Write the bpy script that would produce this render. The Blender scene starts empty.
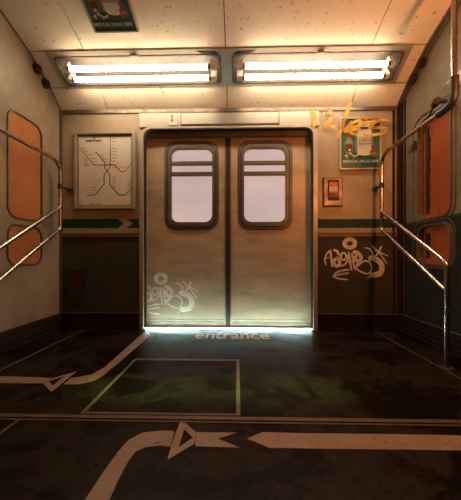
import bpy, bmesh, math, random
from mathutils import Vector, Matrix
random.seed(7)
col = bpy.context.scene.collection
PI = math.pi

# ---------------------------------------------------------------- camera numbers
CX, CH, F, YAW = 0.095, 0.735, 280.0, 0.0244
def ray(px, py):
    a = (px - 230.5) / F; b = (256.0 - py) / F
    s, c = math.sin(YAW), math.cos(YAW)
    return Vector((-s + a * c, c + a * s, b))
CAM = Vector((CX, 0, CH))
def on_floor(px, py):
    d = ray(px, py); t = -CH / d.z; p = CAM + d * t
    return (p.x, p.y)
def on_back(px, py, Y=2.8):
    d = ray(px, py); t = Y / d.y; p = CAM + d * t
    return (p.x, p.z)
def on_side(px, py, X):
    d = ray(px, py); t = (X - CX) / d.x; p = CAM + d * t
    return (p.y, p.z)

# ---------------------------------------------------------------- materials
def new_mat(name):
    m = bpy.data.materials.new(name); m.use_nodes = True
    nt = m.node_tree; b = nt.nodes['Principled BSDF']
    return m, nt, b
def mat(name, c, rough=.5, metal=0., dark=.6, scale=4., amt=.5, bump=.15, fine=60., spec=.5, rvar=.12, c2=None, alpha=1., stretch=None, specks=0.):
    m, nt, b = new_mat(name); N = nt.nodes; L = nt.links
    tc = N.new('ShaderNodeTexCoord'); mp = N.new('ShaderNodeMapping')
    L.new(tc.outputs['Object'], mp.inputs['Vector'])
    if stretch: mp.inputs['Scale'].default_value = stretch
    n1 = N.new('ShaderNodeTexNoise'); n1.inputs['Scale'].default_value = scale; n1.inputs['Detail'].default_value = 8; n1.inputs['Roughness'].default_value = .65
    L.new(mp.outputs[0], n1.inputs['Vector'])
    r = N.new('ShaderNodeValToRGB')
    r.color_ramp.elements[0].position = .38; r.color_ramp.elements[1].position = .68
    d = c2 or tuple(x * dark for x in c)
    r.color_ramp.elements[0].color = (*c, 1)
    r.color_ramp.elements[1].color = (*[c[i] * (1 - amt) + d[i] * amt for i in range(3)], 1)
    L.new(n1.outputs['Fac'], r.inputs['Fac'])
    out = r.outputs['Color']
    if specks:
        n3 = N.new('ShaderNodeTexNoise'); n3.inputs['Scale'].default_value = 38; n3.inputs['Detail'].default_value = 2
        L.new(tc.outputs['Object'], n3.inputs['Vector'])
        r3 = N.new('ShaderNodeValToRGB'); r3.color_ramp.elements[0].position = .675; r3.color_ramp.elements[1].position = .71
        r3.color_ramp.elements[0].color = (0, 0, 0, 1); r3.color_ramp.elements[1].color = (specks, specks, specks, 1)
        L.new(n3.outputs['Fac'], r3.inputs['Fac'])
        mx = N.new('ShaderNodeMixRGB'); L.new(r3.outputs['Color'], mx.inputs['Fac']); L.new(out, mx.inputs['Color1'])
        mx.inputs['Color2'].default_value = (*[x * .25 for x in c], 1); out = mx.outputs['Color']
    L.new(out, b.inputs['Base Color'])
    mr = N.new('ShaderNodeMapRange'); mr.inputs['To Min'].default_value = max(0.03, rough - rvar); mr.inputs['To Max'].default_value = min(1, rough + rvar)
    mr.inputs['From Min'].default_value = .3; mr.inputs['From Max'].default_value = .7
    L.new(n1.outputs['Fac'], mr.inputs['Value']); L.new(mr.outputs[0], b.inputs['Roughness'])
    n2 = N.new('ShaderNodeTexNoise'); n2.inputs['Scale'].default_value = fine; n2.inputs['Detail'].default_value = 3
    L.new(mp.outputs[0], n2.inputs['Vector'])
    bp = N.new('ShaderNodeBump'); bp.inputs['Strength'].default_value = bump; bp.inputs['Distance'].default_value = .004
    L.new(n2.outputs['Fac'], bp.inputs['Height']); L.new(bp.outputs[0], b.inputs['Normal'])
    b.inputs['Metallic'].default_value = metal
    b.inputs['Specular IOR Level'].default_value = spec
    b.inputs['Alpha'].default_value = alpha
    return m
def emis(name, c, s, base=(.8, .8, .8)):
    m, nt, b = new_mat(name)
    b.inputs['Base Color'].default_value = (*base, 1)
    b.inputs['Emission Color'].default_value = (*c, 1); b.inputs['Emission Strength'].default_value = s
    return m
def spray(name, c, scale=22., lo=.3, hi=.9):
    """old paint: patchy, partly rubbed off"""
    m = mat(name, c, rough=.6, amt=.3, dark=.7, scale=9, bump=.05)
    nt = m.node_tree; N = nt.nodes; L = nt.links; b = N['Principled BSDF']
    tc = N.new('ShaderNodeTexCoord'); n = N.new('ShaderNodeTexNoise'); n.inputs['Scale'].default_value = scale; n.inputs['Detail'].default_value = 6
    L.new(tc.outputs['Object'], n.inputs['Vector'])
    mr = N.new('ShaderNodeMapRange'); mr.inputs['From Min'].default_value = .35; mr.inputs['From Max'].default_value = .6
    mr.inputs['To Min'].default_value = hi; mr.inputs['To Max'].default_value = lo
    L.new(n.outputs['Fac'], mr.inputs['Value']); L.new(mr.outputs[0], b.inputs['Alpha'])
    return m
def glass(name, tint=(.9, .9, .9), refl=.08, rough=.05):
    m = bpy.data.materials.new(name); m.use_nodes = True; nt = m.node_tree; N = nt.nodes; L = nt.links
    N.remove(N['Principled BSDF']); out = N['Material Output']
    t = N.new('ShaderNodeBsdfTransparent'); t.inputs[0].default_value = (*tint, 1)
    g = N.new('ShaderNodeBsdfGlossy'); g.inputs['Roughness'].default_value = rough
    mx = N.new('ShaderNodeMixShader'); mx.inputs[0].default_value = refl
    L.new(t.outputs[0], mx.inputs[1]); L.new(g.outputs[0], mx.inputs[2]); L.new(mx.outputs[0], out.inputs['Surface'])
    return m

TAN = (.44, .33, .205)
M = {}
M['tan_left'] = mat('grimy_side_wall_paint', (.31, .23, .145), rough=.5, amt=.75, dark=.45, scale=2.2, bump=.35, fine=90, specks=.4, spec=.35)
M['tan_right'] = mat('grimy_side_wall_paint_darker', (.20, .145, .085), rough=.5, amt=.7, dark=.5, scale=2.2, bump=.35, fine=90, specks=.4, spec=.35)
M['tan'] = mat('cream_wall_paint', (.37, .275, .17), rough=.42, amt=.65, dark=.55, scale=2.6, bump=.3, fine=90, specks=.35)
M['ceil'] = mat('speckled_ceiling_panel', (.82, .69, .50), rough=.55, amt=.5, dark=.72, scale=1.8, bump=.25, fine=80, specks=.85)
M['seam'] = mat('dark_seam_gap', (.03, .02, .014), rough=.8)
M['green'] = mat('dark_green_paint', (.012, .040, .024), spec=.25, rough=.55, amt=.6, dark=.4, scale=14)
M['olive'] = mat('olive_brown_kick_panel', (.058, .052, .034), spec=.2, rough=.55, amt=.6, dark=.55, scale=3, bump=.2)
M['olive_dark'] = mat('darker_olive_kick_panel', (.028, .024, .016), rough=.6, amt=.6, dark=.5, scale=3, bump=.2, spec=.15)  # darker version of the kick panel colour, for the right wall
M['maroon'] = mat('dark_maroon_rubber', (.025, .010, .007), spec=.2, rough=.6, scale=8)
M['door'] = mat('brushed_bronze_steel', (.50, .355, .21), rough=.42, metal=.25, amt=.6, dark=.6, scale=2.2, bump=.12, fine=40, stretch=(1, 1, 3.5), c2=(.20, .17, .13))
M['steel'] = mat('brushed_steel', (.44, .37, .29), rough=.4, metal=.4, amt=.5, dark=.6, scale=5, bump=.06)
M['dsteel'] = mat('aged_dark_steel', (.21, .165, .125), rough=.42, metal=.7, amt=.6, dark=.45, scale=12, bump=.15)
M['chrome'] = mat('worn_chrome', (.42, .37, .31), rough=.26, metal=1., amt=.25, dark=.55, scale=9, bump=0, rvar=.05)
M['bright'] = mat('pale_steel_header', (.42, .37, .30), rough=.38, metal=.5, amt=.4, dark=.75, scale=5, bump=.06, stretch=(.4, 1, 6))
M['rubber'] = mat('black_rubber', (.012, .010, .009), rough=.55)
M['copper'] = mat('orange_brown_edge', (.45, .19, .06), rough=.4, metal=.5)
M['paper'] = mat('aged_map_paper', (.62, .53, .41), rough=.6, amt=.35, dark=.75, scale=3, bump=.05)
M['mapred'] = mat('map_red', (.48, .05, .03), rough=.6, bump=0)
M['mapgreen'] = mat('map_green', (.08, .26, .07), rough=.6, bump=0)
M['mapblue'] = mat('map_blue', (.07, .13, .20), rough=.6, bump=0)
M['mapgrey'] = mat('map_grey_print', (.36, .31, .25), rough=.6, bump=0)
M['mapink'] = mat('map_black_ink', (.06, .05, .045), rough=.6, bump=0)
M['postergreen'] = mat('poster_green_print', (.04, .14, .09), rough=.4, amt=.7, dark=.35, scale=5, bump=0)
M['pcream'] = mat('poster_cream_print', (.70, .57, .38), rough=.4, amt=.4, dark=.6, scale=10, bump=0)
M['pedge'] = mat('poster_jar_edge_print', (.26, .19, .11), rough=.4, bump=0)
M['pbrown'] = mat('poster_brown_print', (.13, .03, .012), rough=.4, bump=0)
M['pred'] = mat('poster_red_brown_print', (.25, .05, .018), rough=.4, bump=0)
M['pglass'] = mat('poster_pale_glass_print', (.20, .23, .15), rough=.4, bump=0)
M['pdark'] = mat('poster_dark_print', (.010, .022, .018), rough=.4, bump=0)
M['pwhite'] = mat('poster_pale_lettering', (.62, .60, .48), rough=.4, bump=0)
M['yellow'] = spray('yellow_spray_paint', (.80, .38, .012), scale=14, lo=.4, hi=.95)
M['white_spray'] = spray('pale_grey_spray_paint', (.80, .70, .58), scale=18, lo=.8, hi=1.)
M['line'] = mat('worn_tan_floor_paint', (.26, .175, .125), rough=.5, amt=.5, dark=.6, scale=9, specks=.9, bump=.1)
M['line2'] = mat('thin_olive_floor_line', (.13, .095, .06), rough=.5, amt=.6, dark=.4, scale=14)
M['ftext'] = mat('orange_floor_lettering', (.42, .22, .09), rough=.5, amt=.6, dark=.4, scale=30)
M['strip'] = mat('worn_brown_metal_strip', (.17, .11, .075), rough=.42, metal=.5, amt=.7, dark=.4, scale=12)
M['red'] = mat('red_enamel', (.55, .03, .018), rough=.4, bump=.03)
M['white'] = mat('off_white_label', (.55, .50, .42), rough=.5, bump=.02)
M['darkred'] = mat('dark_red_enamel', (.07, .008, .006), rough=.45)
M['tray'] = mat('lamp_reflector_enamel', (.085, .07, .055), rough=.5, metal=.2, amt=.5, dark=.6, scale=5)
M['socket'] = mat('lamp_socket_plastic', (.78, .70, .58), rough=.4, amt=.2)
M['tube'] = emis('fluorescent_tube_glow', (1.0, .82, .59), 29)
M['led'] = emis('cold_white_strip_glow', (.60, .93, .93), 52)
M['skyglass'] = glass('door_window_glass', (.93, .90, .90), .10, .03)
M['cover'] = glass('lamp_cover_glass', (.97, .97, .96), .04, .1)
def orange_pane(name, c, s):
    m = mat(name, c, rough=.35, amt=.5, dark=.6, scale=3)
    b = m.node_tree.nodes['Principled BSDF']
    N = m.node_tree.nodes; L = m.node_tree.links
    n = N.new('ShaderNodeTexNoise'); n.inputs['Scale'].default_value = 3.5; n.inputs['Detail'].default_value = 5
    tc = N.new('ShaderNodeTexCoord'); L.new(tc.outputs['Object'], n.inputs['Vector'])
    r = N.new('ShaderNodeValToRGB'); r.color_ramp.elements[0].position = .3; r.color_ramp.elements[1].position = .75
    r.color_ramp.elements[0].color = (c[0] * 1.3, c[1] * 1.3, c[2] * 1.3, 1); r.color_ramp.elements[1].color = (c[0] * .5, c[1] * .4, c[2] * .4, 1)
    L.new(n.outputs['Fac'], r.inputs['Fac']); L.new(r.outputs['Color'], b.inputs['Emission Color'])
    b.inputs['Emission Strength'].default_value = s
    return m
M['paneL'] = orange_pane('sunset_lit_frosted_glass_dim', (.42, .14, .04), .04)
M['paneR'] = orange_pane('sunset_lit_frosted_glass', (.34, .06, .012), .10)

# floor: dark linoleum with worn lighter patches
def floor_mat():
    m, nt, b = new_mat('worn_dark_floor'); N = nt.nodes; L = nt.links
    tc = N.new('ShaderNodeTexCoord')
    n1 = N.new('ShaderNodeTexNoise'); n1.inputs['Scale'].default_value = 2.6; n1.inputs['Detail'].default_value = 10; n1.inputs['Roughness'].default_value = .74
    n1.inputs['Distortion'].default_value = .4
    L.new(tc.outputs['Object'], n1.inputs['Vector'])
    r = N.new('ShaderNodeValToRGB'); e = r.color_ramp.elements
    e[0].position = .47; e[0].color = (.0055, .0032, .0024, 1); e[1].position = .49; e[1].color = (.014, .0085, .0055, 1)
    x = e.new(.56); x.color = (.021, .016, .009, 1)
    x = e.new(.575); x.color = (.009, .0055, .004, 1)
    x = e.new(.64); x.color = (.012, .008, .005, 1)
    x = e.new(.655); x.color = (.025, .016, .010, 1)
    L.new(n1.outputs['Fac'], r.inputs['Fac']); L.new(r.outputs['Color'], b.inputs['Base Color'])
    mr = N.new('ShaderNodeMapRange'); mr.inputs['From Min'].default_value = .4; mr.inputs['From Max'].default_value = .6
    mr.inputs['To Min'].default_value = .30; mr.inputs['To Max'].default_value = .52
    L.new(n1.outputs['Fac'], mr.inputs['Value']); L.new(mr.outputs[0], b.inputs['Roughness'])
    n2 = N.new('ShaderNodeTexNoise'); n2.inputs['Scale'].default_value = 26; n2.inputs['Detail'].default_value = 6
    L.new(tc.outputs['Object'], n2.inputs['Vector'])
    bp = N.new('ShaderNodeBump'); bp.inputs['Strength'].default_value = .25; bp.inputs['Distance'].default_value = .006
    L.new(n2.outputs['Fac'], bp.inputs['Height']); L.new(bp.outputs[0], b.inputs['Normal'])
    b.inputs['Specular IOR Level'].default_value = .08
    return m
M['floor'] = floor_mat()

# ---------------------------------------------------------------- geometry helpers
XW, YB = 1.697, 2.8
def fW(u, v, w): return (u, v, w)                       # floor / world
def fB(u, v, w): return (u, YB - w, v)                  # back wall, w towards the room
def fD(u, v, w): return (u, 2.895 - w, v)               # door leaves
def fL(u, v, w): return (-XW + w, u, v)                 # left wall, u = depth
def fR(u, v, w): return (XW - w, u, v)                  # right wall
P0, P1, P2, P3 = (2.8, 2.21), (2.637, 2.342), (2.365, 2.492), (1.2, 2.888)   # ceiling profile (depth, height)
def slope(a, b):
    L = math.hypot(b[0] - a[0], b[1] - a[1]); dy, dz = (b[0] - a[0]) / L, (b[1] - a[1]) / L
    def f(u, v, w):                                     # w towards the room
        return (u, a[0] + dy * v - dz * w * 1.0, a[1] + dz * v - (-dy) * w)
    return f, L
fS0, LS0 = slope(P0, P1)
fS1, LS1 = slope(P1, P2)
fS2, LS2 = slope(P2, P3)
def on_slope(px, py, a, b):
    d = ray(px, py); dy, dz = b[0] - a[0], b[1] - a[1]; L = math.hypot(dy, dz); dy /= L; dz /= L
    n = Vector((0, -dz, dy)); t = (Vector((0, a[0], a[1])) - CAM).dot(n) / d.dot(n); p = CAM + d * t
    return (p.x, (p.y - a[0]) * dy + (p.z - a[1]) * dz)

def rrect(u0, u1, v0, v1, r, n=6, top_only=False):
    pts = []
    for cx, cy, a0, k in ((u1 - r, v1 - r, 0, 1), (u0 + r, v1 - r, 90, 1), (u0 + r, v0 + r, 180, 0), (u1 - r, v0 + r, 270, 0)):
        if top_only and not k:
            pts.append((u0 if a0 == 180 else u1, v0)); continue
        for i in range(n + 1):
            a = math.radians(a0 + 90 * i / n); pts.append((cx + r * math.cos(a), cy + r * math.sin(a)))
    return pts
def rect(u0, u1, v0, v1): return [(u0, v0), (u1, v0), (u1, v1), (u0, v1)]
def ellipse(cx, cy, rx, ry, n=24): return [(cx + rx * math.cos(2 * PI * i / n), cy + ry * math.sin(2 * PI * i / n)) for i in range(n)]
def fillet(pts, rad, n=7):
    pts = [Vector(p) for p in pts]; out = [pts[0]]
    for i in range(1, len(pts) - 1):
        a, b, c = pts[i - 1], pts[i], pts[i + 1]; r = rad[i - 1] if isinstance(rad, (list, tuple)) else rad
        d1 = (a - b).normalized(); d2 = (c - b).normalized(); ang = d1.angle(d2)
        k = min(r / math.tan(ang / 2), (a - b).length * .49, (c - b).length * .49)
        p, q = b + d1 * k, b + d2 * k
        for j in range(n + 1):
            t = j / n; out.append(p * (1 - t) ** 2 + b * 2 * t * (1 - t) + q * t * t)
    out.append(pts[-1]); return out

class MB:
    def __init__(s): s.v = []; s.f = []
    def add(s, vs, fs):
        o = len(s.v); s.v += [tuple(x) for x in vs]; s.f += [tuple(i + o for i in f) for f in fs]; return s
    def from_curve(s, cu, func):
        ob = bpy.data.objects.new('tmp', cu); col.objects.link(ob)
        bpy.context.view_layer.update()
        dg = bpy.context.evaluated_depsgraph_get(); me = bpy.data.meshes.new_from_object(ob.evaluated_get(dg))
        s.add([func(*v.co) for v in me.vertices], [tuple(p.vertices) for p in me.polygons])
        bpy.data.objects.remove(ob); bpy.data.curves.remove(cu); bpy.data.meshes.remove(me); return s
    def plate(s, loops, w0, w1, fr):
        cu = bpy.data.curves.new('c', 'CURVE'); cu.dimensions = '2D'; cu.fill_mode = 'BOTH'; cu.extrude = abs(w1 - w0) / 2
        for lp in loops:
            sp = cu.splines.new('POLY'); sp.points.add(len(lp) - 1); sp.use_cyclic_u = True
            for i, p in enumerate(lp): sp.points[i].co = (p[0], p[1], 0, 1)
        m = (w0 + w1) / 2
        return s.from_curve(cu, lambda x, y, z: fr(x, y, z + m))
    def box(s, u0, u1, v0, v1, w0, w1, fr=fW):
        vs = [fr(u, v, w) for w in (w0, w1) for (u, v) in ((u0, v0), (u1, v0), (u1, v1), (u0, v1))]
        return s.add(vs, [(3, 2, 1, 0), (4, 5, 6, 7), (0, 1, 5, 4), (1, 2, 6, 5), (2, 3, 7, 6), (3, 0, 4, 7)])
    def tube(s, pts, r, seg=12, rr=None):
        pts = [Vector(p) for p in pts]; n = len(pts); vs = []; up = None
        for i, p in enumerate(pts):
            t = (pts[min(i + 1, n - 1)] - pts[max(i - 1, 0)]).normalized()
            if up is None:
                up = t.orthogonal().normalized()
            else:
                up = (up - t * up.dot(t)).normalized()
            bn = t.cross(up); R = rr[i] if rr else r
            for k in range(seg):
                a = 2 * PI * k / seg; vs.append(p + (up * math.cos(a) + bn * math.sin(a)) * R)
        fs = [(i * seg + k, i * seg + (k + 1) % seg, (i + 1) * seg + (k + 1) % seg, (i + 1) * seg + k) for i in range(n - 1) for k in range(seg)]
        fs += [tuple(range(seg))[::-1], tuple((n - 1) * seg + k for k in range(seg))]
        return s.add(vs, fs)
    def stroke(s, pts, w, fr, w0=.001, smooth=True, taper=False):
        """a flat ribbon of paint w0 above the surface"""
        P = [Vector((p[0], p[1])) for p in pts]
        if smooth and len(P) > 2:
            Q = []
            for i in range(len(P) - 1):
                a = P[max(i - 1, 0)]; b = P[i]; c = P[i + 1]; d = P[min(i + 2, len(P) - 1)]
                for j in range(5):
                    t = j / 5; Q.append(.5 * ((2 * b) + (c - a) * t + (2 * a - 5 * b + 4 * c - d) * t * t + (3 * b - 3 * c + d - a) * t ** 3))
            P = Q + [P[-1]]
        n = len(P); vs = []
        for i, p in enumerate(P):
            t = P[min(i + 1, n - 1)] - P[max(i - 1, 0)]
            if t.length < 1e-9: t = Vector((1, 0))
            t.normalize(); nn = Vector((-t.y, t.x)); e = min(i, n - 1 - i)
            k = w / 2 * (.55 if e == 0 else .85 if e == 1 else 1)
            if taper: k *= (1 - .6 * i / n)
            vs += [fr(*(p + nn * k), w0), fr(*(p - nn * k), w0)]
        return s.add(vs, [(2 * i, 2 * i + 1, 2 * i + 3, 2 * i + 2) for i in range(n - 1)])
    def text(s, body, size, u, v, w, fr, align='CENTER', sx=1., thick=.0006, bold=0.):
        cu = bpy.data.curves.new('t', 'FONT'); cu.body = body; cu.size = size; cu.align_x = align; cu.extrude = thick / 2; cu.offset = bold
        return s.from_curve(cu, lambda x, y, z: fr(u + x * sx, v + y, w + z))
    def build(s, name, m, parent=None, bev=0., smooth=40, kind=None, label=None, recalc=True):
        off = parent_loc(parent) if parent else Vector((0, 0, 0))
        me = bpy.data.meshes.new(name)
        me.from_pydata([Vector(v) - off for v in s.v], [], s.f)
        bm = bmesh.new(); bm.from_mesh(me)
        bmesh.ops.remove_doubles(bm, verts=bm.verts, dist=1e-6)
        if recalc: bmesh.ops.recalc_face_normals(bm, faces=bm.faces)
        if bev:
            es = [e for e in bm.edges if len(e.link_faces) == 2 and e.calc_face_angle(0) > math.radians(50)]
            try: bmesh.ops.bevel(bm, geom=es, offset=bev, segments=2, affect='EDGES', clamp_overlap=True)
            except Exception: pass
        bm.to_mesh(me); bm.free()
        me.polygons.foreach_set('use_smooth', [True] * len(me.polygons))
        me.set_sharp_from_angle(angle=math.radians(smooth))
        me.materials.append(m)
        o = bpy.data.objects.new(name, me); col.objects.link(o)
        if parent: o.parent = parent
        if kind: o['kind'] = kind
        if label: o['label'] = label
        return o
def parent_loc(p):
    v = Vector((0, 0, 0))
    while p: v += Vector(p.location); p = p.parent
    return v
def thing(name, loc, label, cat, group=None):
    o = bpy.data.objects.new(name, None); col.objects.link(o); o.location = loc; o.empty_display_size = .05
    o['label'] = label; o['category'] = cat
    if group: o['group'] = group
    return o
def tagt(o, label, cat, group=None):
    o['label'] = label; o['category'] = cat
    if group: o['group'] = group
    return o

# ================================================================ SETTING
YF = -0.75       # wall behind the camera
# floor
floor = MB().box(-XW - .08, XW + .08, YF - .08, 2.98, -.08, 0).build('floor', M['floor'], kind='structure')
# ceiling: solid shell with separate panels held below it
P4 = (YF, 2.888)
prof = [P0, P1, P2, P3, P4]
cb = MB()
BAY = 1.53
for a, b, hole in ((P0, P1, 0), (P1, P2, 1), (P2, P3, 0), (P3, P4, 0)):
    fr, L = slope(a, b)
    if hole:      # lamp bay stays open, closed above by the lamp housings
        for u0, u1 in ((-XW - .08, -BAY), (BAY, XW + .08)): cb.box(u0, u1, 0, L, -.06, -.012, fr)
        cb.box(-BAY, BAY, 0, L, -.15, -.12, fr)
    else:
        cb.box(-XW - .08, XW + .08, -.02 if a is P0 else 0, L, -.09, -.012, fr)
ceiling = cb.build('ceiling', M['seam'], kind='structure')
pn = MB(); g = .0035
def panel(fr, us, v0, v1):
    for i in range(len(us) - 1): pn.box(us[i] + g, us[i + 1] - g, v0 + g, v1 - g, -.012, 0, fr)
SX = 1.215
panel(fS0, [-XW, -SX, -.005, SX, XW], 0, LS0)
panel(fS1, [-XW, -BAY], 0, LS1); panel(fS1, [BAY, XW], 0, LS1)
panel(fS2, [-XW, -SX, -.005, SX, XW], 0, LS2)
f4, L4 = slope(P3, P4); panel(f4, [-XW, -SX, -.005, SX, XW], 0, L4)
pn.build('ceiling_panel', M['ceil'], ceiling, bev=.0012)

# walls
DX, DT = .845, 2.005
wall_back = MB().plate([rect(-XW - .08, XW + .08, -.0, 2.30), rrect(-DX, DX, -.05, DT, .085, top_only=True)][:1] and
    [[(-XW - .08, 0), (-DX, 0)] + [(-DX, DT - .085)] + rrect(-DX, DX, 0, DT, .085, 8, True)[9:18][::-1][:0] +
     [(-DX + .085 - .085 * math.cos(math.radians(10 * i)), DT - .085 + .085 * math.sin(math.radians(10 * i))) for i in range(10)] +
     [(DX - .085 + .085 * math.sin(math.radians(10 * i)), DT - .085 + .085 * math.cos(math.radians(10 * i))) for i in range(10)] +
     [(DX, 0), (XW + .08, 0), (XW + .08, 2.28), (-XW - .08, 2.28)]], -.07, 0, fB).build('wall_back', M['tan'], kind='structure')

WY0, WY1 = 2.145, 2.515          # side windows, depth range
TALL, SMALL = (1.05, 1.90), (.665, .985)
side_prof = [(YF, -.0), (2.86, 0), (2.86, 2.165), P0, P1, P2, P3, P4]
def side_wall(name, fr, m):
    return MB().plate([side_prof, rrect(WY0, WY1, *TALL, .085), rrect(WY0, WY1, *SMALL, .085)], -.07, 0, fr).build(name, m, kind='structure')
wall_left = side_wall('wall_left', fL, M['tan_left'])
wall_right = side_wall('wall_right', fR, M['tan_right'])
wall_front = MB().box(-XW, XW, YF - .08, YF, 0, 2.95).build('wall_front', M['olive'], kind='structure')

# back wall: lower kick panels, painted stripes, ledges
for s in (-1, 1):
    u0, u1 = (-XW, -.885) if s < 0 else (.885, XW)
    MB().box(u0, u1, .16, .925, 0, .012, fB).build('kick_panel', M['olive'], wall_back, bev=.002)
    MB().box(u0, u1, .925, .938, 0, .022, fB).box(u0, u1, .955, .966, 0, .014, fB).build('ledge_rail', M['dsteel'], wall_back, bev=.002)
    bb = MB()
    for k in range(4): bb.box(u0, u1, .004 + k * .039, .036 + k * .039, 0, .034 - .004 * k, fB)
    bb.box(u0, u1, 0, .16, 0, .012, fB)
    bb.build('baseboard_back', M['maroon'], bev=.004, kind='structure')
    lp = MB().box(u0, u1, .158, .167, 0, .026, fB).build('baseboard_lip', M['dsteel'], wall_back, bev=.002)
# stripe with arrow on the left, plain stripe on the right
sv0, sv1, svm = 1.018, 1.110, 1.064
st = MB().plate([[(-XW, sv0), (-1.125, sv0), (-1.12, sv0 - .008), (-1.055, svm), (-1.12, sv1 + .008), (-1.125, sv1), (-XW, sv1)],
                 [(-1.02, sv0), (-.885, sv0), (-.885, sv1), (-1.02, sv1), (-.955, svm)]], 0, .0012, fB)
st.build('painted_arrow_stripe', M['green'], wall_back, label='dark green stripe ending in an arrow head')
MB().plate([rect(.885, XW, sv0 - .004, sv1 - .008)], 0, .0012, fB).build('painted_stripe', M['green'], wall_back)
# top cornice and panel seams
MB().box(-XW, XW, 2.172, 2.182, 0, .012, fB).box(-XW, XW, 2.182, 2.212, 0, .006, fB).build('trim_1', M['dsteel'], bev=.002, kind='structure')
MB().box(-XW, -XW + .022, 0, 2.2, 0, .026, fB).build('trim_2', M['dsteel'], bev=.004, kind='structure')
MB().box(XW - .075, XW - .055, .0, 2.17, 0, .016, fB).box(XW - .03, XW, .0, 2.2, 0, .035, fB).build('trim_3', M['maroon'], bev=.004, kind='structure')
MB().box(2.70, 2.716, 0, 2.27, 0, .010, fR).box(2.74, 2.77, 0, 2.24, 0, .016, fR).build('trim_4', M['maroon'], bev=.003, kind='structure')
# trim along the right wall where it meets the ceiling
rt = MB()
for fr, L in ((fS0, LS0), (fS1, LS1), (fS2, LS2)):
    rt.box(XW - .035, XW, 0, L, 0, .022, fr).box(XW - .014, XW, 0, L, .022, .05, fr)
rt.build('trim_5', M['dsteel'], bev=.003, kind='structure')
lt = MB()
for fr, L in ((fS0, LS0), (fS1, LS1), (fS2, LS2)): lt.box(-XW, -XW + .012, 0, L, 0, .010, fr)
lt.build('trim_6', M['dsteel'], bev=.002, kind='structure')

# side walls: baseboards, lower part of right wall
for nm, fr in (('baseboard_left', fL), ('baseboard_right', fR)):
    bb = MB()
    for k in range(4): bb.box(YF, 2.765, .004 + k * .039, .036 + k * .039, 0, .034 - .004 * k, fr)
    bb.box(YF, 2.765, 0, .16, 0, .012, fr)
    bb.build(nm, M['maroon'], bev=.004, kind='structure')
def half_hole(v):
    return rrect(WY0 - .03, WY1 + .03, SMALL[0] - .03, SMALL[1] + .02, .1)
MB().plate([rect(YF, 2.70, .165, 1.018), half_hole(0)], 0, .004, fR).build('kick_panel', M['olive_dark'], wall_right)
MB().plate([rect(YF, 2.70, 1.0185, 1.045)], 0, .003, fR).build('painted_stripe', M['green'], wall_right)
MB().box(YF, 2.765, .166, .174, 0, .02, fR).build('baseboard_lip', M['dsteel'], wall_right)

# ---- floor fittings and paint (children of the floor)
MB().box(-XW, XW, 1.245, 1.272, 0, .006).box(-XW, XW, 1.228, 1.240, 0, .003).build('threshold_strip', M['strip'], floor, bev=.001)
for s in (-1, 1):
    MB().box(s * 1.43 - .007, s * 1.43 + .007, 1.272, 2.76, 0, .004).build('edge_strip', M['strip'], floor)
MB().box(-.89, -.878, YF, 1.228, 0, .0035).build('seam_strip', M['strip'], floor)
def fpts(o, s, pts): return [on_floor(o[0] + x / s, o[1] + y / s) for x, y in pts]
# thin rectangle painted on the floor
x0, y0 = on_floor(80, 413.5); x1, _ = on_floor(239.5, 413.5); y1 = on_floor(190, 359)[1]
lw = .020
MB().plate([rect(x0, x1 + .004, y0, y1), rect(x0 + lw, x1 - lw + .004, y0 + lw * .7, y1 - lw * 1.6)], 0, .0012, fW).build('painted_box_outline', M['line2'], floor, label='thin faded rectangle outline')
o2 = (0, 310); s2 = 2.88
L1 = fpts(o2, s2, [(430, 66), (432, 75), (300, 187), (270, 205), (230, 214), (182, 215), (205, 196), (225, 194), (265, 185), (300, 166), (412, 67)])
MB().plate([L1], 0, .0015, fW).build('painted_line', M['line'], floor)
T1 = fpts(o2, s2, [(221, 177), (148, 236), (123, 211), (150, 198)]); T1h = fpts(o2, s2, [(186, 191), (151, 218), (141, 206), (156, 200)])
MB().plate([T1, T1h], 0, .0015, fW).build('painted_triangle', M['line'], floor)
L2 = fpts(o2, s2, [(10, 191), (148, 196), (122, 212), (0, 211), (-60, 210), (-60, 191)])
MB().plate([L2], 0, .0015, fW).build('painted_line', M['line'], floor)
o5 = (0, 400); o6 = (150, 400)
L3 = fpts(o5, s2, [(205, 350), (245, 288), (300, 205), (340, 150), (370, 116), (410, 95), (461, 89)]) + fpts(o6, s2, [(71, 90), (58, 136)]) + fpts(o5, s2, [(461, 132), (420, 136), (390, 150), (370, 176), (340, 232), (315, 288), (285, 350)])
MB().plate([L3], 0, .0015, fW).build('painted_line', M['line'], floor)
T2 = fpts(o6, s2, [(90, 57), (132, 93), (128, 126), (50, 173), (60, 136), (72, 100)]); T2h = fpts(o6, s2, [(99, 85), (124, 109), (82, 138), (90, 110)])
MB().plate([T2, T2h], 0, .0015, fW).build('painted_triangle', M['line'], floor)
L4_ = fpts(o6, s2, [(133, 93), (250, 95), (195, 112), (258, 138), (130, 134)])
MB().plate([L4_], 0, .0015, fW).build('painted_line', M['line'], floor)
L5 = fpts(o6, s2, [(280, 112), (325, 93), (432, 96.5)]) + fpts((300, 400), 2.86, [(230, 98), (461, 102), (620, 105), (620, 149), (461, 145), (230, 142)]) + fpts(o6, s2, [(432, 140), (345, 139)])
MB().plate([L5], 0, .0015, fW).build('painted_arrow', M['line'], floor, label='long painted line with a plain arrow point')
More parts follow.
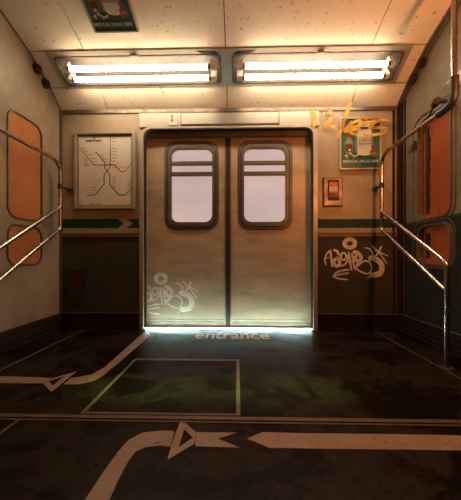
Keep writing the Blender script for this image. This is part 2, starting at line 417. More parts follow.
# floor lettering in front of the doors
ux0, uy0 = on_floor(194, 338.5); ux1, uy1 = on_floor(270, 338.5); vy = on_floor(230, 332.5)[1]
cu = MB().text('entrance', 1.0, 0, 0, 0, fW, 'LEFT', bold=.02)
mx = max(v[0] for v in cu.v); mn = min(v[0] for v in cu.v); my = max(v[1] for v in cu.v)
kx = (ux1 - ux0) / (mx - mn); ky = (vy - uy0) / my
cu.v = [(ux0 + (v[0] - mn) * kx, uy0 + v[1] * ky, .001 + v[2]) for v in cu.v]
cu.build('lettering', M['ftext'], floor, label='orange word painted in front of the doors')

# ================================================================ DOORS
MB().plate([[(-DX - .04, 0), (-DX, 0)] +
     [(-DX + .085 - .085 * math.cos(math.radians(10 * i)), DT - .085 + .085 * math.sin(math.radians(10 * i))) for i in range(10)] +
     [(DX - .085 + .085 * math.sin(math.radians(10 * i)), DT - .085 + .085 * math.cos(math.radians(10 * i))) for i in range(10)] +
     [(DX, 0), (DX + .04, 0)] +
     [(DX - .085 + .125 * math.cos(math.radians(10 * i)), DT - .085 + .125 * math.sin(math.radians(10 * i)) * .84) for i in range(10)] +
     [(-DX + .085 - .125 * math.sin(math.radians(10 * i)), DT - .085 + .125 * math.cos(math.radians(10 * i)) * .84) for i in range(10)]],
     -.06, .028, fB).build('door_frame', M['steel'], wall_back, bev=.004)
MB().box(-DX - .02, DX + .02, 1.925, 2.05, -.10, -.004, lambda u, v, w: (u, 2.87 - w - .06 + .0, v)).build('door_recess_panel', M['dsteel'], wall_back) if False else None
doors = []
for i, s in enumerate((-1, 1)):
    a, b = sorted((s * .022, s * (DX + .02)))
    ga, gb = sorted((s * .165, s * .590)); oa, ob = sorted((s * .105, s * .655))
    leaf = MB().plate([rect(a, b, .0, 1.975), rrect(ga, gb, 1.085, 1.845, .075)], -.035, 0, fD).build('door_%d' % (i + 1), M['door'], kind='structure', bev=.002)
    leaf['label'] = 'bronze steel sliding door leaf on the %s' % ('left, tagged with pale spray paint' if s < 0 else 'right')
    fr1 = MB().plate([rrect(oa, ob, 1.010, 1.920, .115), rrect(oa + .028, ob - .028, 1.038, 1.892, .095)], 0, .012, fD)
    fr1.build('window_gasket', M['dsteel'], leaf, bev=.003)
    MB().plate([rrect(oa + .026, ob - .026, 1.036, 1.894, .097), rrect(oa + .033, ob - .033, 1.044, 1.886, .090)], 0, .0235, fD).build('seal_groove', M['rubber'], leaf)
    MB().plate([rrect(oa - .005, ob + .005, 1.005, 1.925, .118), rrect(oa + .001, ob - .001, 1.011, 1.919, .113)], 0, .007, fD).build('outer_seal', M['rubber'], leaf)
    fr2 = MB().plate([rrect(oa + .031, ob - .031, 1.042, 1.888, .092), rrect(ga, gb, 1.085, 1.845, .075)], -.02, .022, fD)
    wf = fr2.build('window_frame', M['dsteel'], leaf, bev=.004)
    for v in (1.585, 1.695):
        MB().box(ga - .005, gb + .005, v - .021, v + .021, -.02, .012, fD).build('window_bar', M['dsteel'], wf, bev=.005)
    MB().box(ga - .01, gb + .01, 1.075, 1.855, -.026, -.021, fD).build('window_pane', M['skyglass'], leaf)
    e = s * .022
    a2, b2 = sorted((e, s * .0005)); MB().box(a2, b2, 0, 1.975, -.03, .004, fD).build('rubber_edge', M['rubber'], leaf)
    a3, b3 = sorted((e + s * .001, e + s * .013)); MB().box(a3, b3, 0, 1.975, 0, .005, fD).build('edge_strip', M['copper'] if s > 0 else M['dsteel'], leaf)
    # low kick rail
    a4, b4 = sorted((s * .04, s * DX)); MB().box(a4, b4, .03, .055, 0, .01, fD).box(a4, b4, .075, .082, 0, .006, fD).build('kick_rail', M['dsteel'], leaf, bev=.002)
    doors.append(leaf)
MB().box(-DX, DX, 1.955, 2.06, -.03, .055, fD).build('trim_7', M['dsteel'], kind='structure', bev=.004)
MB().box(-DX, DX, 2.795, 2.93, 0, .014).build('trim_8', M['steel'], kind='structure', bev=.003)
for s in (-1, 1):
    MB().box(*sorted((s * (DX + .005), s * (DX + .06))), 2.855, 2.94, 0, 2.06).build('trim_%d' % (10 if s < 0 else 11), M['rubber'], kind='structure')
# cold light strip at the sill
led = thing('light_strip', (0, 2.79, .0), 'thin cold white light strip lying along the sill at the foot of the doors', 'light')
MB().box(-DX + .012, DX - .012, 2.768, 2.794, .0, .007).build('strip_base', M['steel'], led)
MB().box(-DX + .02, DX - .02, 2.772, 2.790, .007, .016).build('strip_diffuser', M['led'], led, bev=.002)

# header above the doors
hd = thing('door_header', (0, 2.8, 2.015), 'long pale steel header panel above the sliding doors', 'panel')
MB().box(-.885, .90, 2.022, 2.166, 0, .018, fB).build('back_plate', M['bright'], hd, bev=.003)
MB().plate([rrect(-.46, .50, 2.042, 2.150, .008, 3)], .018, .036, fB).build('cover_plate', M['bright'], hd, bev=.004)
MB().plate([rect(-.47, .51, 2.034, 2.158), rect(-.462, .502, 2.040, 2.152)], .018, .030, fB).build('cover_frame', M['dsteel'], hd)
ip = MB().box(-.60, -.505, 2.036, 2.154, .018, .032, fB).build('indicator_plate', M['white'], hd, bev=.003)
MB().plate([ellipse(-.5525, 2.123, .012, .014)], .032, .038, fB).build('indicator_lamp', M['dsteel'], ip)
MB().plate([ellipse(-.5525, 2.084, .012, .014)], .032, .038, fB).build('indicator_lamp', M['red'], ip, label='small red indicator lamp')

# ================================================================ SIDE WINDOWS
n = 0
for side, fr, wall, pm in (('left', fL, wall_left, M['paneL']), ('right', fR, wall_right, M['paneR'])):
    for (z0, z1), kind in ((TALL, 'tall'), (SMALL, 'small')):
        n += 1
        d = -.004 if side == 'left' else -.040
        lip = .008
        w = MB().plate([rrect(WY0 - .012, WY1 + .012, z0 - .012, z1 + .012, .095), rrect(WY0 + .002, WY1 - .002, z0 + .002, z1 - .002, .083)], -.05, lip, fr).build('window_%d' % n, M['dsteel'], kind='structure', bev=.003)
        w['label'] = '%s rounded window on the %s wall' % (kind, side)
        MB().plate([rrect(WY0 + .001, WY1 - .001, z0 + .001, z1 - .001, .084)], d - .006, d - .002, fr).build('window_pane', pm, w)
        if side == 'right':
            MB().plate([rrect(WY0 - .055, WY1 + .075, z0 - .035, z1 + .05, .12), rrect(WY0 - .045, WY1 + .065, z0 - .026, z1 + .04, .11)], 0, .008, fr).build('outer_bead', M['dsteel'], w, bev=.002)
            # ragged torn rubber seal along the far edge of the pane
            pts = []
            nn = 26; za, zb = z0 + .05, z1 - .06
            for k in range(nn + 1): pts.append((WY1 - .075 - random.uniform(0, .022), za + (zb - za) * k / nn))
            pts += [(WY1 - .045, zb + .01), (WY1 - .045, za)]
            MB().plate([pts], d + .0, d + .010, fr).build('torn_seal', M['rubber'], w)
        if side == 'left' and kind == 'tall':
            dots = MB()  # reflection on the pane, painted as two blocks of pale dots
            for bx in (0, 1):
                for i in range(5):
                    for j in range(6):
                        u = WY0 + .035 + bx * .175 + i * .027; v = z0 + .085 + j * .029
                        dots.plate([ellipse(u, v, .0075, .0075, 8)], d, d + .001, fr)
            dots.build('reflection_dots', mat('pale_reflection_dots', (.45, .27, .14), rough=.6), w)

# ================================================================ LAMPS
bayf = MB()
u_l = (-BAY + .012, -.045); u_r = (.045, BAY - .012)
bayf.plate([rect(-BAY - .03, BAY + .03, -.004, LS1 + .004),
            rrect(u_l[0], u_l[1], .022, LS1 - .045, .03), rrect(u_r[0], u_r[1], .022, LS1 - .045, .03)], -.012, .008, fS1)
trim9 = bayf.build('trim_9', M['steel'], kind='structure', bev=.003)
trim9['label'] = 'long steel bay frame holding both lamps'
for s in (-1, 1):
    a, b = sorted((s * .05, s * (BAY - .016)))
    c = fS1((a + b) / 2, LS1 / 2, 0)
    lt_ = thing('fluorescent_lamp', c, 'twin tube fluorescent ceiling lamp on the %s, above the %s' % (('left', 'wall map and left door leaf') if s < 0 else ('right', 'framed poster and right door leaf')), 'ceiling light')
    v0, v1 = .028, LS1 - .051
    tray = MB()
    # reflector tray: sloping sides
    A = [(a, v0, -.002), (b, v0, -.002), (b, v1, -.002), (a, v1, -.002)]
    B = [(a + .05, v0 + .03, -.085), (b - .05, v0 + .03, -.085), (b - .05, v1 - .03, -.085), (a + .05, v1 - .03, -.085)]
    C_ = [(x, y, -.092) for x, y, z in B]
    vs = [fS1(*p) for p in A + B]
    tray.add(vs, [(0, 1, 5, 4), (1, 2, 6, 5), (2, 3, 7, 6), (3, 0, 4, 7), (4, 5, 6, 7)])
    tray.build('reflector_tray', M['tray'], lt_, recalc=False)
    MB().plate([rrect(a - .004, b + .004, v0 - .010, v1 + .010, .035), rrect(a + .010, b - .010, v0 + .004, v1 - .004, .028)], -.002, .012, fS1).build('rim', M['dsteel'], lt_, bev=.004)
    # spring clip on the long side
    uc = s * .80
    MB().box(uc - .03, uc + .03, v1 + .004, v1 + .022, .008, .024, fS1).build('latch', M['steel'], lt_, bev=.003)
    vm = (v0 + v1) / 2
    for v in (vm - .043, vm + .047):
        ends = sorted((s * .165, s * 1.385))
        tb = MB().tube([fS1(ends[0], v, .050), fS1(ends[1], v, .050)], .0215, 14).build('tube', M['tube'], lt_)
        for e, sg in ((ends[0], -1), (ends[1], 1)):
            MB().tube([fS1(e, v, .050), fS1(e + sg * .030, v, .050)], .0225, 14).build('tube_cap', M['dsteel'], tb)
            inner = (abs(e) < .5)
            MB().box(*sorted((e + sg * .022, e + sg * (.075 if inner else .058))), v - .022, v + .022, -.040, .074, fS1).build('socket', M['socket'], lt_, bev=.004)
    # triangular shadow near the middle, put in as a flat black plate
    q = s * .17
    MB().plate([[(s * .06, v1 + .012), (s * .19, v1 + .012), (s * .25, v1 + .034), (s * .13, v1 + .030), (s * .10, v1 + .036)]], .008, .012, fS1).build('shadow_wedge', M['rubber'], lt_)

# ================================================================ MAP
mapo = thing('subway_map', (-1.238, 2.8, 1.21), 'framed transit line map on the wall left of the doors', 'map')
mu0, mu1, mv0, mv1 = -1.55, -.925, 1.205, 1.990
MB().plate([rect(mu0, mu1, mv0, mv1), rect(mu0 + .035, mu1 - .035, mv0 + .035, mv1 - .035)], 0, .030, fB).build('frame', M['steel'], mapo, bev=.006)
MB().plate([rect(mu0 + .033, mu1 - .033, mv0 + .033, mv1 - .033), rect(mu0 + .042, mu1 - .042, mv0 + .042, mv1 - .042)], 0, .020, fB).build('inner_frame', M['dsteel'], mapo)
sheet = MB().box(mu0 + .03, mu1 - .03, mv0 + .03, mv1 - .03, 0, .008, fB).build('map_sheet', M['paper'], mapo)
# crop pixels (70..145, 125..215, scale 5.56) to the wall
def mp(x, y): return on_back(70 + x / 5.56, 125 + y / 5.56)
def mline(pts, m, nm):
    b = MB().stroke([mp(*p) for p in pts], .0115, fB, .0095, smooth=False)
    b.build(nm, m, sheet, recalc=False)
mline([(55, 128), (137, 224), (250, 224), (283, 259), (307, 259), (350, 207)], M['mapred'], 'red_line')
mline([(140, 155), (150, 155), (195, 210), (195, 240), (224, 275), (224, 335), (275, 390), (308, 390), (350, 347)], M['mapgreen'], 'green_line')
mline([(227, 70), (227, 232), (192, 280), (192, 330), (140, 391), (95, 391)], M['mapblue'], 'blue_line')
lab = MB()
def tick(x, y, w, al=0):
    a = mp(x, y); b = mp(x + w, y + 4.2); lab.plate([rect(min(a[0], b[0]), max(a[0], b[0]), min(a[1], b[1]), max(a[1], b[1]))], .008, .009, fB)
for k in range(10): tick(234, 75 + k * 18, random.uniform(18, 34))
for k in range(5): tick(68 + k * 16, 128 + k * 19, random.uniform(16, 28))
for k in range(5): tick(165 + k * 9, 168 + k * 12, random.uniform(18, 30))
for k in range(6): tick(234, 290 + k * 11, random.uniform(18, 30))
for k in range(6): tick(182 - 6 - k * 9, 300 + k * 15, -random.uniform(18, 30))
for k in range(4): tick(262 + k * 14, 240 - (k % 2) * 8, random.uniform(12, 22))
for k in range(4): tick(320, 300 + k * 14, random.uniform(14, 24))
for k in range(3): tick(52, 420 + k * 10, 16)
for k in range(4): tick(110 + (k % 2) * 40, 436 + (k // 2) * 8, 30)
for k in range(5): tick(80, 190 + k * 9, random.uniform(16, 30))
lab.build('station_names', M['mapgrey'], sheet, kind='stuff')
a = mp(137, 73); MB().plate([rect(a[0] - .014, a[0] + .014, a[1] - .010, a[1] + .010)], .008, .0095, fB).build('logo', M['mapgreen'], sheet)
tt = MB()
x = 90
for w in (10, 7, 7, 9, 5, 12, 8, 6, 9, 6, 8):
    p = mp(x, 96 if w % 2 else 93); q = mp(x + w - 1.5, 85); tt.plate([rect(p[0], q[0], p[1], q[1])], .008, .0095, fB); x += w
    
tt.build('title', M['mapink'], sheet)

# ================================================================ POSTERS
def poster(root, fr, u0, u1, v0, v1, fw, base, thick, framemat, jar_text=True):
    W, H = u1 - u0, v1 - v0
    MB().plate([rect(u0, u1, v0, v1), rect(u0 + fw, u1 - fw, v0 + fw, v1 - fw)], base, thick, fr).build('frame', framemat, root, bev=.003)
    zz = thick - .010
    sh = MB().box(u0 + fw * .9, u1 - fw * .9, v0 + fw * .9, v1 - fw * .9, base, zz, fr).build('poster_sheet', M['postergreen'], root)
    iw, ih = W - 2 * fw, H - 2 * fw
    def q(x, y): return (u0 + fw + x * iw, v0 + fw + y * ih)        # 0..1, y up
    lay = [zz]
    def pl(name, loops, m, d=.0006):
        lay[0] += .0005
        return MB().plate([[q(*p) for p in lp] for lp in loops], lay[0] - .0004, lay[0], fr).build(name, m, sh)
    pl('table_shadow', [[(0, 0), (1, 0), (1, .02), (0, .02)]], M['pdark'])
    pl('dark_backdrop', [[(0, .72), (.25, .78), (.4, .9), (.62, .9), (.8, .8), (1, .74), (1, 1), (0, 1)]], M['pdark'])
    pl('jar_shadow', [ellipse(.60, .27, .30, .045)], M['pdark'])
    # big jar
    jar = [(.40, .33), (.46, .27), (.56, .25), (.68, .25), (.78, .28), (.83, .34), (.83, .76), (.78, .80), (.74, .84), (.46, .84), (.42, .80), (.37, .76), (.37, .36)]
    j = pl('jar_picture', [jar], M['pcream'])
    pl('jar_left_edge', [[(.37, .33), (.42, .30), (.42, .79), (.37, .76)]], M['pedge'])
    pl('jar_right_edge', [[(.78, .30), (.83, .34), (.83, .76), (.78, .80)]], M['pedge'])
    pl('jar_lid_picture', [[(.45, .84), (.43, .86), (.43, .94), (.47, .96), (.72, .96), (.76, .94), (.76, .86), (.74, .84)]], M['pcream'])
    pl('jar_neck_picture', [[(.50, .79), (.70, .79), (.71, .84), (.49, .84)]], M['pbrown'])
    # brown bottle
    pl('bottle_picture', [[(.10, .32), (.14, .30), (.26, .30), (.30, .33), (.30, .53), (.26, .57), (.25, .62), (.15, .62), (.14, .57), (.10, .53)]], M['pglass'])
    pl('bottle_liquid_picture', [[(.11, .33), (.29, .33), (.29, .49), (.11, .49)]], M['pbrown'])
    pl('bottle_cap_picture', [[(.13, .61), (.27, .61), (.27, .67), (.23, .69), (.17, .69), (.13, .67)]], M['pred'])
    # small vial
    pl('vial_picture', [[(.74, .24), (.78, .22), (.88, .22), (.92, .25), (.92, .34), (.87, .39), (.87, .42), (.79, .42), (.79, .39), (.74, .34)]], M['pred'])
    pl('vial_label_picture', [[(.77, .27), (.89, .27), (.89, .32), (.77, .32)]], M['pglass'])
    pl('vial_cap_picture', [[(.77, .41), (.89, .41), (.89, .45), (.83, .475), (.77, .45)]], M['pred'])
    # pills
    rr = random.Random(3); lps = []
    for k in range(16): lps.append(ellipse(.08 + .36 * (k + rr.random()) / 16, .215 + rr.random() * .05 + (.05 if 4 < k < 9 else 0), .022, .014, 10))
    for k, lp in enumerate(lps):
        pl('pill_picture', [lp], M['pcream'] if k % 4 else M['pred'])
    pl('pill_picture', [ellipse(.21, .36, .035, .02, 12)], M['pcream'])
    lay[0] += .0005
    def tx(t, cx, cy, wd, ht, m, nm, bold=0.0):
        b = MB().text(t, 1., 0, 0, 0, fW, 'LEFT', bold=bold, thick=.2)
        xs = [v[0] for v in b.v]; ys = [v[1] for v in b.v]; X0, X1, Y0, Y1 = min(xs), max(xs), min(ys), max(ys)
        c0 = q(cx - wd / 2, cy - ht / 2); c1 = q(cx + wd / 2, cy + ht / 2)
        b.v = [fr(c0[0] + (v[0] - X0) / (X1 - X0) * (c1[0] - c0[0]), c0[1] + (v[1] - Y0) / (Y1 - Y0) * (c1[1] - c0[1]), lay[0] + v[2] * .003) for v in b.v]
        b.build(nm, m, sh)
    tx('MEDICAL DRUG 3000', .49, .125, .90, .055, M['pwhite'], 'caption_lettering', .012)
    tx('COGNITIVE', .60, .545, .32, .035, M['pdark'], 'jar_lettering', .01)
    tx('BEATING', .60, .485, .32, .035, M['pdark'], 'jar_lettering', .02)
    pl('jar_emblem', [ellipse(.60, .66, .04, .025, 10)], M['pglass'])

pw = thing('wall_poster', (1.31, 2.8, 1.585), 'framed green medicine poster on the back wall, right of the doors', 'poster')
poster(pw, fB, 1.100, 1.513, 1.585, 2.10, .018, 0, .022, M['steel'])
# ceiling poster (same print, in a deep box frame) on the long ceiling slope, upper left
pu0, pv0 = on_slope(98.5, 34, P2, P3); pu1, _ = on_slope(141.5, 33, P2, P3)
pv0 += .04
pcx = fS2((pu0 + pu1) / 2, pv0, 0)
pc = thing('ceiling_poster', pcx, 'framed green medicine poster fixed to the ceiling above the left lamp', 'poster')
Wc = pu1 - pu0
poster(pc, fS2, pu0, pu1, pv0, pv0 + Wc * 1.25, .014, 0, .055, M['steel'])

# ================================================================ EMERGENCY BOX
eb = thing('emergency_alarm_box', (1.037, 2.8, 1.22), 'red emergency alarm unit set in a small steel frame right of the doors', 'alarm')
eu0, eu1, ev0, ev1 = .940, 1.132, 1.222, 1.510
MB().plate([rect(eu0, eu1, ev0, ev1), rect(eu0 + .008, eu1 - .008, ev0 + .008, ev1 - .008)], 0, .012, fB).build('seal', M['rubber'], eb)
MB().plate([rect(eu0 + .008, eu1 - .008, ev0 + .008, ev1 - .008), rect(eu0 + .045, eu1 - .042, ev0 + .058, ev1 - .03)], 0, .026, fB).build('frame', M['dsteel'], eb, bev=.004)
MB().box(eu0 + .044, eu1 - .041, ev0 + .057, ev1 - .029, 0, .004, fB).build('recess', M['rubber'], eb)
al = MB().box(eu0 + .060, eu1 - .048, ev0 + .095, ev1 - .042, .004, .018, fB).build('alarm_unit', M['red'], eb, bev=.003)
MB().box(eu0 + .062, eu1 - .050, ev0 + .148, ev1 - .092, .018, .020, fB).build('sign_plate', M['white'], al)
# small red mark on the plate
MB().plate([[(1.0375, 1.405), (1.018, 1.378), (1.057, 1.378)], [(1.0375, 1.397), (1.050, 1.381), (1.025, 1.381)]], .020, .0206, fB).build('sign_mark', M['red'], al)
MB().plate([ellipse(eu0 + .082, ev1 - .068, .009, .009)], .018, .024, fB).build('knob', M['dsteel'], al)
MB().box(eu0 + .068, eu1 - .060, ev0 + .106, ev0 + .136, .018, .028, fB).build('pull_handle', M['darkred'], al, bev=.003)

# access hatch low on the left
ah = thing('wall_hatch', (-1.535, 2.8, .31), 'small dark hatch with dark red centre low on the back wall left corner', 'hatch')
MB().plate([rect(-1.625, -1.44, .315, .60), rect(-1.59, -1.475, .35, .57)], .012, .030, fB).build('frame', mat('dark_teal_paint', (.014, .022, .018), rough=.5), ah, bev=.004)
MB().box(-1.595, -1.47, .345, .575, .012, .018, fB).build('cover', M['darkred'], ah)
MB().box(-1.595, -1.47, .345, .352, .018, .026, fB).build('sill', M['dsteel'], ah)

# ================================================================ HANDRAILS
def handrail(s, X, Yf, Yn, ztop, zj1, zj2, ze1, ze2, label):
    root = thing('handrail', (X, Yn, 0), label, 'handrail')
    r = .0165; ny = Yn
    # upper run: from the ceiling, down, forward along the wall, round and down to the lower slanting rail
    main = fillet([(X, Yn - .04, 2.64), (X, Yn - .04, ztop + .005), (X, Yf, ztop - .0), (X, Yf, zj1), (X, Yn + .02, ze1 + .03), (X, Yn + .02, .0)], [.10, .13, .05, .09])
    MB().tube(main, r, 16).build('upper_rail', M['chrome'], root)
    low = fillet([(X, Yf, zj1 + .03), (X, Yf, zj2), (X, Yn + .03, ze2)], [.05])
    MB().tube(low, r * .95, 16).build('lower_rail', M['chrome'], root)
    MB().tube([(X, Yn + .02, .0), (X, Yn + .02, .012)], .04, 20).build('floor_flange', M['dsteel'], root)
    # bracket back to the end wall
    zb = 1.40
    MB().tube([(X, Yf - .0, zb), (X, 2.79, zb)], .011, 10).build('wall_bracket', M['rubber'], root)
    MB().tube([(X, Yf, zb - .022), (X, Yf, zb + .022)], r * 1.35, 16).build('clamp', M['rubber'], root)
    MB().tube([(X, 2.784, zb), (X, 2.8, zb)], .028, 16).build('bracket_plate', M['dsteel'], root)
    return root
hl = handrail(-1, -1.60, 2.64, 1.80, 1.635, 1.20, .995, .68, .485, 'bent chrome tube handrail along the left wall')
hr = handrail(1, 1.455, 2.675, 1.83, 1.69, 1.155, .985, .66, .51, 'bent chrome tube handrail along the right wall, with black grip joint')
# black joint on the right rail's upper bend and its cable
MB().tube(fillet([(1.455, 1.79, 1.86), (1.455, 1.79, 1.695), (1.455, 1.93, 1.692)], .10), .024, 16).build('grip_joint', M['rubber'], hr)
cab = thing('wall_cable', (1.68, 2.1, 1.9), 'black cable with plug curving down the right wall above the tall window', 'cable')
cp = [on_side(*p, 1.66) for p in ((445, 103), (440, 104), (430, 112), (424, 121), (421.5, 133))]
pts = [(1.60, cp[0][0], cp[0][1]), (1.62, cp[1][0], cp[1][1])] + [(1.668, *cp[2]), (1.68, *cp[3]), (1.688, *cp[4])]
MB().tube(fillet(pts, .1, 5), .007, 8).build('cord', M['rubber'], cab)
MB().tube([(1.58, cp[0][0] - .03, cp[0][1] + .005), (1.625, cp[1][0] + .01, cp[1][1] - .002)], .024, 14).build('plug', M['rubber'], cab)
MB().tube([(1.6, cp[0][0] - .02, cp[0][1]), (1.70, cp[0][0] - .02, cp[0][1])], .012, 10).build('wall_stud', M['rubber'], cab)

# ================================================================ SMALL WALL FITTINGS
vg = thing('vent_plate', (XW, 2.1, 1.96), 'grey rectangular vent plate high on the right wall beside the handrail bend', 'vent')
MB().box(1.93, 2.235, 1.955, 2.062, 0, .010, fR).build('plate', M['dsteel'], vg, bev=.003)
sl = MB()
for k in range(6): sl.box(1.945, 2.22, 1.967 + k * .015, 1.973 + k * .015, .010, .014, fR)
sl.build('slats', M['dsteel'], vg)
tagt(MB().box(2.60, 2.655, 1.685, 1.750, 0, .012, fR).build('switch_plate', M['dsteel'], bev=.003), 'small dark square plate on the right wall near the corner', 'plate')
tagt(MB().box(2.535, 2.575, 1.69, 1.765, .008, .018, fR).build('switch_plate', M['rubber'], bev=.003), 'small black plate at the top edge of the right tall window', 'plate')
for s, fr, nm in ((-1, fL, 'left'), (1, fR, 'right')):
    for k, (v, tail) in enumerate(((.085, 'lower'), (.215, 'upper'))):
        y, z = P1[0] + (P2[0] - P1[0]) * v / LS1, P1[1] + (P2[1] - P1[1]) * v / LS1
        o = MB().tube([(s * (XW - .0), y, z - .045), (s * (XW - .018), y, z - .045), (s * (XW - .034), y, z - .045), (s * (XW - .040), y, z - .045)], .04, 18, rr=[.042, .042, .032, .012]).build('bolt_cap', M['maroon'])
        tagt(o, '%s of two round bolt caps on the %s wall beside the lamp bay' % (tail, nm), 'bolt cap')

# ================================================================ GRAFFITI
def tag_strokes(mb, ref, sc, fr, lift, clip=None):
    """ref: wall position of the ring centre, sc: metres per drawing unit"""
    def T(p): return (ref[0] + (p[0] - 192) * sc, ref[1] - (p[1] - 122) * sc)
    S = [([(40, 262), (32, 232), (44, 188), (72, 166)], 9), ([(24, 222), (62, 212)], 8), ([(66, 168), (74, 220), (78, 275)], 10),
         ([(112, 215), (92, 235), (95, 262), (115, 268), (128, 245), (116, 218), (104, 222)], 15),
         ([(86, 165), (110, 172), (122, 200)], 12),
         ([(150, 178), (134, 200), (142, 226), (162, 226), (170, 200), (152, 178)], 10),
         ([(128, 266), (155, 262), (178, 230), (182, 195)], 8),
         ([(186, 175), (194, 240), (204, 298)], 9), ([(206, 180), (214, 240), (226, 296)], 9), ([(178, 245), (232, 236)], 7),
         ([(212, 176), (240, 180), (262, 205), (262, 225), (238, 236), (226, 212), (240, 195)], 16),
         ([(230, 272), (252, 262), (262, 244), (245, 250), (232, 280), (262, 305), (305, 320)], 8),
         ([(262, 250), (290, 235), (318, 246), (332, 275), (325, 305), (305, 320)], 7),
         ([(312, 216), (352, 222), (388, 246), (398, 278), (388, 312), (355, 325), (322, 326)], 26),
         ([(288, 150), (318, 158), (338, 186), (344, 215)], 6),
         ([(334, 136), (378, 180), (412, 225), (430, 256)], 6), ([(396, 138), (372, 185), (346, 218)], 9), ([(352, 168), (395, 184), (438, 204)], 5),
         ([(190, 292), (150, 296), (108, 310), (86, 340), (120, 324), (188, 314)], 8), ([(88, 340), (130, 352), (182, 356)], 7), ([(322, 326), (306, 352)], 6)]
    ring = [(192 + 34 * math.cos(a * PI / 9), 122 + 28 * math.sin(a * PI / 9)) for a in range(19)]
    S.append((ring, 19))
    for k, (pts, w) in enumerate(S):
        sub = MB().stroke([T(p) for p in pts], w * 1.35 * sc, fr, lift + k * .00004)
        if clip is not None:
            sub.v = [(max(v[0], clip), v[1], v[2]) for v in sub.v]
        mb.add(sub.v, sub.f)
ref = on_back(349.2, 243.5)
g1 = MB(); tag_strokes(g1, ref, .01 / 6.586, fB, .0135); g1.build('graffiti_tag', M['white_spray'], wall_back, recalc=False, label='pale spray painted tag on the dark panel right of the doors')
ref = on_back(161, 278.6, 2.895)
g2 = MB(); tag_strokes(g2, ref, .01 / 6.586 * 1.03, fD, .0015, clip=-DX + .005); g2.build('graffiti_tag', M['white_spray'], doors[0], recalc=False, label='pale spray painted tag low on the left leaf')
# yellow tag high on the wall, crossing the poster glass (crop 305..405, 100..160, scale 4.61)
def yy(x, y): return on_back(305 + x / 4.61, 100 + y / 4.61, 2.77)
gy = MB()
fY = lambda u, v, w: (u, YB - w, v)
for k, (pts, w) in enumerate([([(30, 40), (42, 70), (40, 130)], .045), ([(85, 60), (120, 55), (125, 80), (95, 118), (140, 122)], .035), ([(212, 10), (185, 80), (150, 180)], .038),
                   ([(175, 140), (230, 100), (290, 88), (240, 120), (215, 125)], .03), ([(195, 150), (260, 118), (300, 98)], .035), ([(300, 92), (360, 92), (405, 97)], .020),
                   ([(340, 88), (300, 125), (345, 128), (375, 135), (350, 155), (260, 165), (200, 148)], .028), ([(300, 95), (320, 100), (345, 90)], .035), ([(215, 95), (205, 130), (180, 150)], .03)]):
    gy.stroke([yy(*p) for p in pts], w, fY, .0315 + k * .0001)
gyo = gy.build('graffiti_tag', M['yellow'], wall_back, recalc=False, label='yellow spray painted strokes over the poster corner')

# ================================================================ LIGHTS
def area(name, loc, rot, sx, sy, e, c):
    l = bpy.data.lights.new(name, 'AREA'); l.shape = 'RECTANGLE'; l.size = sx; l.size_y = sy; l.energy = e; l.color = c
    o = bpy.data.objects.new(name, l); col.objects.link(o); o.location = loc; o.rotation_euler = rot; return o
def spot(name, loc, target, e, c, ang, blend=.8, rad=.05):
    l = bpy.data.lights.new(name, 'SPOT'); l.energy = e; l.color = c; l.spot_size = math.radians(ang); l.spot_blend = blend; l.shadow_soft_size = rad
    o = bpy.data.objects.new(name, l); col.objects.link(o); o.location = loc
    o.rotation_euler = (Vector(target) - Vector(loc)).to_track_quat('-Z', 'Y').to_euler(); return o
# two small green floor spots in the ceiling above the doorway area
for x, w in ((-.37, 'left'), (.34, 'right')):
    dl = thing('downlight', (x, 1.02, 2.888), 'small round green tinted ceiling downlight overhead, on the %s' % w, 'ceiling light')
    MB().tube([(x, 1.02, 2.888), (x, 1.02, 2.874)], .05, 20).build('ring', M['dsteel'], dl)
    spot('green_spot', (x, 1.02, 2.865), (x, 1.56, 0), 430, (.50, 1., .22), 9.5, 1., .03).scale = (2.2, 1, 1)
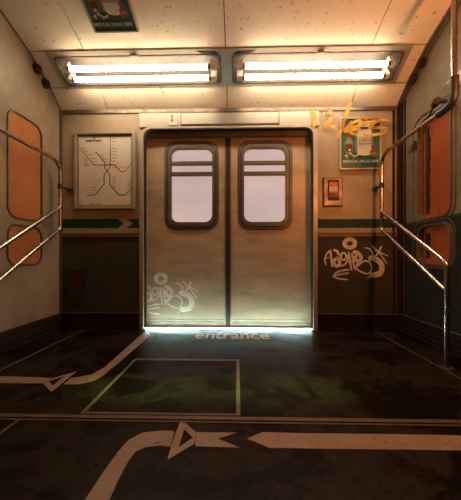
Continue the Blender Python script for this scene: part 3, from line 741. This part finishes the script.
# unseen wall lamp beside the camera, added for the orange cast on the right
wl = thing('added_orange_lamp', (1.697, 1.1, 1.75), 'unseen orange lamp added on the right wall beside the viewer', 'added light')
MB().tube([(1.697, 1.1, 1.75), (1.665, 1.1, 1.75)], .09, 20).build('base', M['dsteel'], wl)
pl = bpy.data.lights.new('orange_lamp', 'POINT'); pl.energy = 52; pl.color = (1., .34, .09); pl.shadow_soft_size = .06
po = bpy.data.objects.new('orange_lamp', pl); col.objects.link(po); po.location = (1.54, 1.1, 1.75)

# world: overcast sunset sky seen through the door windows
w = bpy.data.worlds.new('sunset_sky'); bpy.context.scene.world = w; w.use_nodes = True
N = w.node_tree.nodes; L = w.node_tree.links; bg = N['Background']
tc = N.new('ShaderNodeTexCoord'); mpg = N.new('ShaderNodeMapping'); mpg.inputs['Scale'].default_value = (1, 1, 3.2)
L.new(tc.outputs['Generated'], mpg.inputs['Vector'])
nz = N.new('ShaderNodeTexNoise'); nz.inputs['Scale'].default_value = 3.2; nz.inputs['Detail'].default_value = 5
L.new(mpg.outputs[0], nz.inputs['Vector'])
rp = N.new('ShaderNodeValToRGB'); rp.color_ramp.elements[0].position = .38; rp.color_ramp.elements[1].position = .66
rp.color_ramp.elements[0].color = (.92, .69, .60, 1); rp.color_ramp.elements[1].color = (.76, .60, .57, 1)
L.new(nz.outputs['Fac'], rp.inputs['Fac']); L.new(rp.outputs['Color'], bg.inputs['Color']); bg.inputs['Strength'].default_value = 1.0

# ================================================================ CAMERA
cd = bpy.data.cameras.new('camera'); cam = bpy.data.objects.new('camera', cd); col.objects.link(cam)
cd.sensor_fit = 'VERTICAL'; cd.sensor_height = 36; cd.sensor_width = 36; cd.lens = F * 36 / 500; cd.shift_y = 6 / 500; cd.clip_start = .01
cam.location = CAM; cam.rotation_euler = (PI / 2, 0, YAW)
sc = bpy.context.scene; sc.camera = cam
sc.view_settings.view_transform = 'Standard'; sc.view_settings.look = 'None'; sc.view_settings.exposure = 0; sc.view_settings.gamma = 1
sc.view_settings.use_curve_mapping = False
